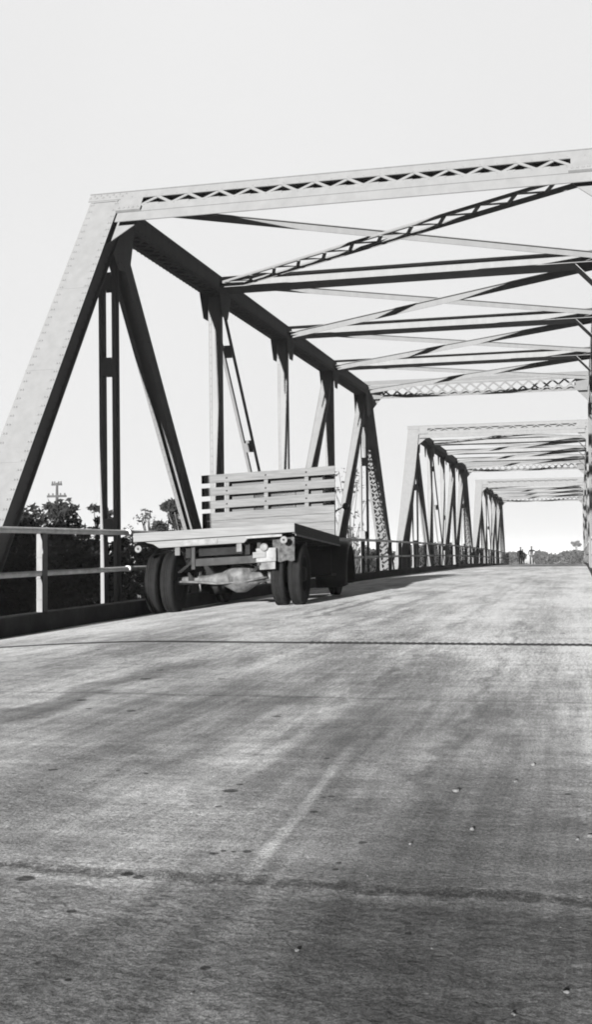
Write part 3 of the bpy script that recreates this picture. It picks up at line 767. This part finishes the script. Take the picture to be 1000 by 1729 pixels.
mb = MB(); mb.box(-1.0, 1.0, cy1 + 1.25, cy1 + 1.3, .52, .64); tb(mb, 'bumper', M['chassis'])
# mirror on an arm at the driver's side
mb = MB(); mb.tube([(cw, cy0 + .9, 1.56), (cw + .25, cy0 + .75, 1.66)], .010, 6)
mr_ = tb(mb, 'mirror_arm', M['black'])
mb = MB(); mb.lathe((cw + .27, cy0 + .75, 1.66), (0, -1, 0), [(-.03, .0), (-.025, .05), (0, .062), (.01, .058), (.01, 0)], 20); tb(mb, 'mirror', M['black'], mr_)
mb = MB(); mb.box(.62, .8, .9, 1.9, .45, .8); tb(mb, 'tool_box', M['chassis'], bevel=.01)
mb = MB(); mb.lathe((.9, 1.3, .62), (0, -1, 0), [(0, 0), (0, .035), (.03, .03), (.04, 0)], 12); mb.tube([(.9, 1.3, .62), (.9, 1.3, .93)], .01, 6); tb(mb, 'marker_lamp', M['white'])

# ------------------------------------------------------------------ people far down the bridge
def skin_mesh(name, nodes, edges, m, parent=None, sub=1):
    me = bpy.data.meshes.new(name); me.from_pydata([n[0] for n in nodes], edges, []); me.materials.append(m)
    o = bpy.data.objects.new(name, me); COL.objects.link(o); o.parent = parent
    sk = o.modifiers.new('skin', 'SKIN'); sk.use_smooth_shade = True
    ly = me.skin_vertices[0].data if me.skin_vertices else None
    if ly is None:
        bm = bmesh.new(); bm.from_mesh(me); bm.verts.layers.skin.verify(); bm.to_mesh(me); bm.free(); ly = me.skin_vertices[0].data
    for i, n in enumerate(nodes):
        r = n[1]; ly[i].radius = r if hasattr(r, '__len__') else (r, r)
    ly[0].use_root = True
    s_ = o.modifiers.new('sub', 'SUBSURF'); s_.levels = sub; s_.render_levels = sub
    return o
def person(loc, rot, h, label, shirt, trousers, arm='down', hat=False):
    root = empty('person', loc, (0, 0, rot)); tag(root, label=label, cat='person', group='people standing far down the bridge'); root.scale = (h / 1.72,) * 3
    if arm == 'out': RA = [((.22, .02, 1.40), .05), ((.40, .08, 1.22), .042), ((.60, .22, 1.30), .032), ((.69, .28, 1.34), .03)]
    else: RA = [((.21, .0, 1.40), .05), ((.26, -.02, 1.12), .042), ((.25, .06, .87), .032), ((.25, .09, .79), .03)]
    LA = [((-.21, .0, 1.40), .05), ((-.27, -.02, 1.12), .042), ((-.25, .06, .87), .032), ((-.25, .09, .79), .03)]
    nodes = [((0, 0, .95), (.15, .10)), ((0, 0, 1.12), (.13, .09)), ((0, 0, 1.32), (.16, .10)), ((0, 0, 1.44), (.09, .07)), ((0, 0, 1.50), .05), ((0, .01, 1.57), .075), ((0, .01, 1.66), .085),
             ((-.10, 0, .90), .085), ((-.11, .01, .50), .055), ((-.12, -.01, .09), .04), ((-.12, .12, .04), .035),
             ((.10, 0, .90), .085), ((.12, .04, .50), .055), ((.13, .03, .09), .04), ((.14, .15, .04), .035)]
    e = [(0, 1), (1, 2), (2, 3), (3, 4), (4, 5), (5, 6), (0, 7), (7, 8), (8, 9), (9, 10), (0, 11), (11, 12), (12, 13), (13, 14)]
    k = len(nodes); nodes += RA; e += [(2, k), (k, k + 1), (k + 1, k + 2), (k + 2, k + 3)]
    k = len(nodes); nodes += LA; e += [(2, k), (k, k + 1), (k + 1, k + 2), (k + 2, k + 3)]
    skin_mesh('body', nodes, e, M['skin'], root, 2)
    ns = [((0, 0, .92), (.165, .115)), ((0, 0, 1.12), (.15, .11)), ((0, 0, 1.32), (.175, .115)), ((0, 0, 1.45), (.085, .075))]
    k = 4; ns += [(RA[0][0], .062), (RA[1][0], .052), (tuple(Vector(RA[1][0]).lerp(Vector(RA[2][0]), .7)), .042), (LA[0][0], .062), (LA[1][0], .052), (tuple(Vector(LA[1][0]).lerp(Vector(LA[2][0]), .7)), .042)]
    skin_mesh('shirt', ns, [(0, 1), (1, 2), (2, 3), (2, 4), (4, 5), (5, 6), (2, 7), (7, 8), (8, 9)], shirt, root, 2)
    nt_ = [((0, 0, .95), (.165, .12)), ((-.10, 0, .88), .10), ((-.11, .01, .50), .075), ((-.12, -.01, .10), .06), ((.10, 0, .88), .10), ((.12, .04, .50), .075), ((.13, .03, .10), .06)]
    skin_mesh('trousers', nt_, [(0, 1), (1, 2), (2, 3), (0, 4), (4, 5), (5, 6)], trousers, root, 2)
    mb = MB(); mb.lathe((0, -.005, 1.67), (0, 0, 1), [(0, .098), (.05, .092), (.09, .06), (.105, .0)], 14)
    if hat: mb.lathe((0, 0, 1.70), (0, 0, 1), [(0, .0), (0, .17), (.01, .165), (.012, 0)], 16)
    mb.build('hat' if hat else 'hair', M['cloth_dark'], root, smooth=True)
    for s in (-1, 1):
        mb = MB(); mb.box(s * .13 - .045, s * .13 + .045, -.06 if s < 0 else -.02, .17 if s < 0 else .21, .0, .09); mb.build('shoe', M['black'], root, bevel=.02)
def on_road(px, depth):      # a point on the road seen at photo column px, depth metres along the bridge
    lat = (978 - px) * (depth) / 2044.0
    return Vector((-lat, depth, deck(max(min(-lat, XK1), XK0), depth)))
def road_pt(px, Y):
    d = Y; 
    for _ in range(5): X = (978 - px) * d / 2044.0; d = Y + .248 * X
    return Vector((-X, Y, deck(max(min(-X, XK1), XK0), Y)))
person(road_pt(879, 107), R(10), 1.68, 'man in dark clothes standing with arms down, nearest the left handrail', M['cloth_dark'], M['cloth_dark'])
person(road_pt(882.5, 108.5), R(200), 1.5, 'shorter figure half hidden just right of the man in dark clothes', M['cloth_grey'], M['cloth_dark'])
person(road_pt(897.5, 109), R(-10), 1.72, 'figure in a brimmed hat standing apart with one arm held out', M['cloth_grey'], M['cloth_grey'], 'out', True)

# ------------------------------------------------------------------ vegetation
def leaves(mb, rnd, c, rad, n, size, flat=.8):
    for _ in range(n):
        while True:
            p = Vector((rnd.uniform(-1, 1), rnd.uniform(-1, 1), rnd.uniform(-1, 1)))
            if p.length <= 1: break
        p = Vector((p.x * rad[0], p.y * rad[1], p.z * rad[2])) + c
        s = size * rnd.uniform(.5, 1.3); a = Vector((rnd.gauss(0, 1), rnd.gauss(0, 1), rnd.gauss(0, .7))).normalized()
        b_ = a.cross(Vector((rnd.gauss(0, 1), rnd.gauss(0, 1), rnd.gauss(0, 1)))).normalized(); k = len(mb.v)
        mb.v += [tuple(p - a * s), tuple(p + b_ * s * .38), tuple(p + a * s), tuple(p - b_ * s * .38)]; mb.f.append((k, k + 1, k + 2, k + 3))
def tree(name, loc, h, crown, seed, leafm, label, cat='tree', dens=1.0, size=.16, clumps=26, trunk=.14, group=None, cbase=.35, clr=.30):
    rnd = random.Random(seed); root = empty(name, loc); tag(root, label=label, cat=cat, group=group)
    mb = MB(); pts = []; x = y = 0
    for k in range(7):
        pts.append((x, y, h * .86 * k / 6)); x += rnd.uniform(-.1, .1) * h / 8; y += rnd.uniform(-.1, .1) * h / 8
    mb.tube(pts, [trunk * (1 - .13 * k) for k in range(7)], 7)
    lf = MB(); 
    for k in range(clumps):
        t = rnd.uniform(cbase, 1.0); ww = crown * math.sin(math.pi * min(max((t - cbase) / (1.08 - cbase), .06), .97)) ** .6
        a = rnd.uniform(0, 2 * math.pi); rr = ww * math.sqrt(rnd.uniform(.05, 1)); c = Vector((rr * math.cos(a), rr * math.sin(a), h * t * .95))
        i = min(6, int(t * 6.4)); s0 = Vector(pts[max(0, i - 1)])
        mb.tube([s0, s0.lerp(c, .5) + Vector((0, 0, .1)), c], [trunk * .3, trunk * .18, .02], 5, caps=False)
        cr = crown * clr * rnd.uniform(.6, 1.2)
        leaves(lf, rnd, c, (cr, cr, cr * .75), int(90 * dens), size)
    mb.build('trunk', M['bark'], root, smooth=True)
    me = bpy.data.meshes.new('crown'); me.from_pydata(lf.v, [], lf.f); me.materials.append(leafm)
    o = bpy.data.objects.new('crown', me); COL.objects.link(o); o.parent = root
    return root
def at(px, Y, z=None):       # ground point at photo column px, Y metres along the bridge, left of the camera line
    d = Y
    for _ in range(30): X = (978 - px) * d / 2044.0; d = Y + .248 * X
    return Vector((-X, Y, terr(-X, Y) if z is None else z))
def htop(px, Y, py):         # height above the ground for a top seen at photo row py
    p = at(px, Y); X = -p.x; dc = (Y + .248 * X) * .971
    yh = 937 + .0101 * (978 - px)
    return (yh - py) * dc / 1929.0 - p.z
def T(name, px, Y, py, crown, seed, leafm, label, **k):
    tree(name, at(px, Y), htop(px, Y, py), crown, seed, leafm, label, **k)
T('leafy_tree', 62, 38, 836, 1.75, 11, M['leaf'], 'round dark leafy tree beyond the handrail, just right of the leaning end post', dens=2.2, clumps=55, size=.13, cbase=.55, clr=.32)
T('leafy_tree', 18, 36, 880, 1.5, 12, M['leaf'], 'low dark bushy tree at the far left, under the leaning end post', dens=1.6, clumps=40, size=.14, cbase=.5)
T('slender_tree', 172, 42, 826, .55, 13, M['leaf'], 'slender upright tree standing right behind the first vertical hanger', dens=.8, clumps=26, size=.12, cbase=.45, clr=.4)
T('sparse_tree', 256, 46, 838, 1.0, 14, M['leaf_mid'], 'thin see-through tree between the hanger and the first diagonal', dens=.22, clumps=30, size=.11, cbase=.6, clr=.35)
T('dense_tree', 296, 44, 834, .85, 15, M['leaf'], 'narrow dark tree showing just left of the headboard', dens=2.0, clumps=34, size=.13, cbase=.5, clr=.38)
T('leafy_tree', 225, 40, 896, 1.0, 16, M['leaf'], 'low dark tree peeping over the left end of the truck tray', dens=1.4, clumps=26, size=.13, cbase=.6)
T('sparse_tree', 584, 72, 775, 1.7, 17, M['leaf_mid'], 'tall open gum tree with sparse leaves, right of the headboard', dens=.13, clumps=44, size=.17, cbase=.5, clr=.25, trunk=.12)
T('slender_tree', 130, 44, 895, 1.6, 18, M['leaf'], 'low spreading tree between the rail post and the first hanger', dens=1.3, clumps=26, size=.13, cbase=.7)
# trees seen under the far trusses
for i, (px, Y, py, cr, lab) in enumerate([(612, 95, 921, 1.7, 'bushy tree seen low through the railing beyond the truck cab'),
        (645, 100, 924, 2.2, 'bushy tree seen low beside the white post at the end of the near span'),
        (712, 112, 925, 2.4, 'bushy tree seen low behind the end post of the second span'),
        (735, 112, 922, 2.6, 'dark bushy tree seen low inside the second span'),
        (778, 125, 930, 2.2, 'bushy tree seen low at the far end of the second span')]):
    T('bushy_tree', px, Y, py, cr, 30 + i, M['leaf'], lab, dens=1.2, clumps=34, size=.22, cbase=.35, group='bushy trees on the river bank beyond the bridge')
# bushes at the far end, to the right
for i, (px, Y, py, cr, lab) in enumerate([(868, 190, 932, 2.0, 'small bush behind the person nearest the handrail'),
        (914, 185, 931, 1.2, 'small dark bush just right of the person with an arm out'),
        (940, 165, 937, 2.0, 'low dark bush, left one of the clump at the far road end'),
        (958, 170, 934, 2.6, 'broad dark bush in the middle of the clump at the far road end'),
        (979, 175, 931, 2.2, 'tallest bush of the clump at the far road end, by the right railing')]):
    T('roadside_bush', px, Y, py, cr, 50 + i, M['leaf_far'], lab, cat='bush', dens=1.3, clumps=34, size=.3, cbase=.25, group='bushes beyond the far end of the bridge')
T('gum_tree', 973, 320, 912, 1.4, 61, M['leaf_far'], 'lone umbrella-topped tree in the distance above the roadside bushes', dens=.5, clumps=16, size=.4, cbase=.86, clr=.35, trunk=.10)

# dense river-bank scrub that reads as one mass
rnd = random.Random(5); lf = MB()
for k in range(640):
    px = rnd.uniform(-120, 420); Y = rnd.uniform(26, 40)
    p = at(px, Y); ytop = 905 + 10 * math.sin(px * .045) + rnd.uniform(0, 14)
    zt = htop(px, Y, ytop); t = rnd.uniform(.0, 1.0) ** .6
    c = Vector((p.x, p.y, p.z + max(.3, zt * t - .4))); leaves(lf, rnd, c, (.9, .9, .55), 120, .10)
me = bpy.data.meshes.new('riverside_scrub'); me.from_pydata(lf.v, [], lf.f); me.materials.append(M['leaf'])
o = bpy.data.objects.new('riverside_scrub', me); COL.objects.link(o)
tag(o, label='dark tangled scrub filling the river bank below the left handrail', cat='scrub', kind='stuff')
rnd = random.Random(6); lf = MB()
for k in range(420):
    px = rnd.uniform(380, 1250); Y = rnd.uniform(150, 420)
    X = (978 - px) * Y / 2044 * 1.1; 
    if abs(-X + 2.95) < 7: continue
    z = terr(-X, Y); leaves(lf, rnd, Vector((-X, Y, z + .5)), (6, 5, rnd.uniform(.4, 1.0)), 40, .6)
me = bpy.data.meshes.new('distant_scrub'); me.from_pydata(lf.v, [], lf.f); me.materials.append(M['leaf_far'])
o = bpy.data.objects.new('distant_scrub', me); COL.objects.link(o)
tag(o, label='low hazy scrub along the horizon beyond the river', cat='scrub', kind='stuff')

# unseen trees added behind the camera, to the left, to shade the river bank
for i, (x, y, h, cr, lab) in enumerate([(-15, -16, 9, 3.6, 'unseen tall tree added for its shade beside the approach road'), (-20, -6, 8.5, 4.0, 'unseen broad tree added for its shade, nearest the bridge end'),
        (-26, -14, 9.5, 4.4, 'unseen tallest tree added for its shade, behind the broad one'), (-33, -5, 8.5, 4.4, 'unseen spreading tree added for its shade, farther from the road'), (-41, -10, 9, 4.6, 'unseen tree added for its shade at the far end of the row')]):
    tree('added_shade_tree', Vector((x, y, terr(x, y))), h, cr, 70 + i, M['leaf'], lab, dens=1.0, clumps=80, size=.45, cbase=.1, clr=.34, group='unseen trees added to shade the river bank')

# telegraph pole
pp = at(98, 48); hh = htop(98, 48, 817)
pole = empty('telegraph_pole', pp); tag(pole, label='thin wooden telegraph pole with two crossarms rising above the bank trees', cat='telegraph pole')
mb = MB(); mb.tube([(0, 0, 0), (0, 0, hh * .8), (0, 0, hh + .05)], [.13, .11, .05], 8); mb.build('pole', M['timber_pole'], pole)
for zz, w_ in ((hh - .08, .5), (hh - .62, .95)):
    mb = MB(); mb.box(-w_ / 2, w_ / 2, -.06, -.0, zz, zz + .10); ca = mb.build('crossarm', M['timber_pole'], pole)
    mb = MB()
    for q in (-.42, -.2, .2, .42): mb.lathe((q * w_, -.03, zz + .1), (0, 0, 1), [(0, .02), (.03, .035), (.07, .035), (.1, .0)], 8)
    mb.build('insulators', M['timber_pole'], ca)

# ------------------------------------------------------------------ loose stones on the near road
def stone(p, r, m, seed):
    rnd = random.Random(seed); bm = bmesh.new(); bmesh.ops.create_icosphere(bm, subdivisions=2, radius=1)
    sx, sy, sz = r * rnd.uniform(.8, 1.3), r * rnd.uniform(.8, 1.2), r * rnd.uniform(.55, .8)
    for v in bm.verts:
        k = 1 + .18 * math.sin(v.co.x * 3.1 + seed) + .15 * math.cos(v.co.y * 4.3 + seed * 2) + .1 * math.sin(v.co.z * 5 + seed)
        v.co = Vector((v.co.x * sx * k, v.co.y * sy * k, v.co.z * sz * k))
    me = bpy.data.meshes.new('pebble'); bm.to_mesh(me); bm.free(); me.materials.append(m)
    o = bpy.data.objects.new('pebble', me); COL.objects.link(o); o.location = p + Vector((0, 0, sz * .6)); o.rotation_euler = (0, 0, rnd.uniform(0, 6)); return o
big = [(501, 1605, .0045, 'white pebble casting a shadow near the bottom middle of the road'),
       (957, 1676, .004, 'pale pebble at the bottom right of the road'),
       (868, 1712, .0035, 'dark-sided pebble at the very bottom edge of the road, right of centre'),
       (797, 1401, .007, 'pale pebble on the road right of the middle, beside a short dark stroke'),
       (693, 1425, .005, 'small pale pebble on the road left of a slightly larger one'),
       (770, 1336, .009, 'larger pale lump on the road among the flat dark marks'),
       (870, 1320, .008, 'pale chip of stone midway up the road near the right side'),
       (900, 1292, .009, 'stone chip higher up the road with a slanting shadow'),
       (998, 1413, .008, 'white pebble at the extreme right edge of the picture'),
       (976, 1418, .006, 'pebble just left of the white one at the right edge')]
for i, (px, py, r, lab) in enumerate(big):
    tag(stone(road_px(px, py), r, M['stone'], i), label=lab, cat='pebble', group='pebbles lying on the near road')
rnd = random.Random(9)
for i in range(34):
    px, py = rnd.choice([(rnd.uniform(820, 990), rnd.uniform(1170, 1330)), (rnd.uniform(300, 1000), rnd.uniform(1330, 1729))])
    p = road_px(px, py); rr = rnd.uniform(.0009, .0022) * max(1, p.y / 3)
    tag(stone(p, rr, M['stone'] if i % 3 else M['stone_dark'], 100 + i), label='tiny stone chip lying loose on the near road', cat='stone chip', group='tiny stone chips strewn over the near road')

# ------------------------------------------------------------------ air: thin even haze from the camera to the horizon
hm = bpy.data.materials.new('haze'); hm.use_nodes = True; ht_ = hm.node_tree; ht_.nodes.clear()
ho = N(ht_, 'ShaderNodeOutputMaterial'); pv = N(ht_, 'ShaderNodeVolumePrincipled')
pv.inputs['Color'].default_value = (.95, .95, .95, 1); pv.inputs['Density'].default_value = .0003; pv.inputs['Anisotropy'].default_value = 0.0
ht_.links.new(pv.outputs[0], ho.inputs['Volume'])
b = MB(); b.box(-1510, 1510, -310, 3510, -11, 14)
tag(b.build('haze', hm), kind='stuff', label='pale haze softening the far bank and the distant bushes', cat='haze')
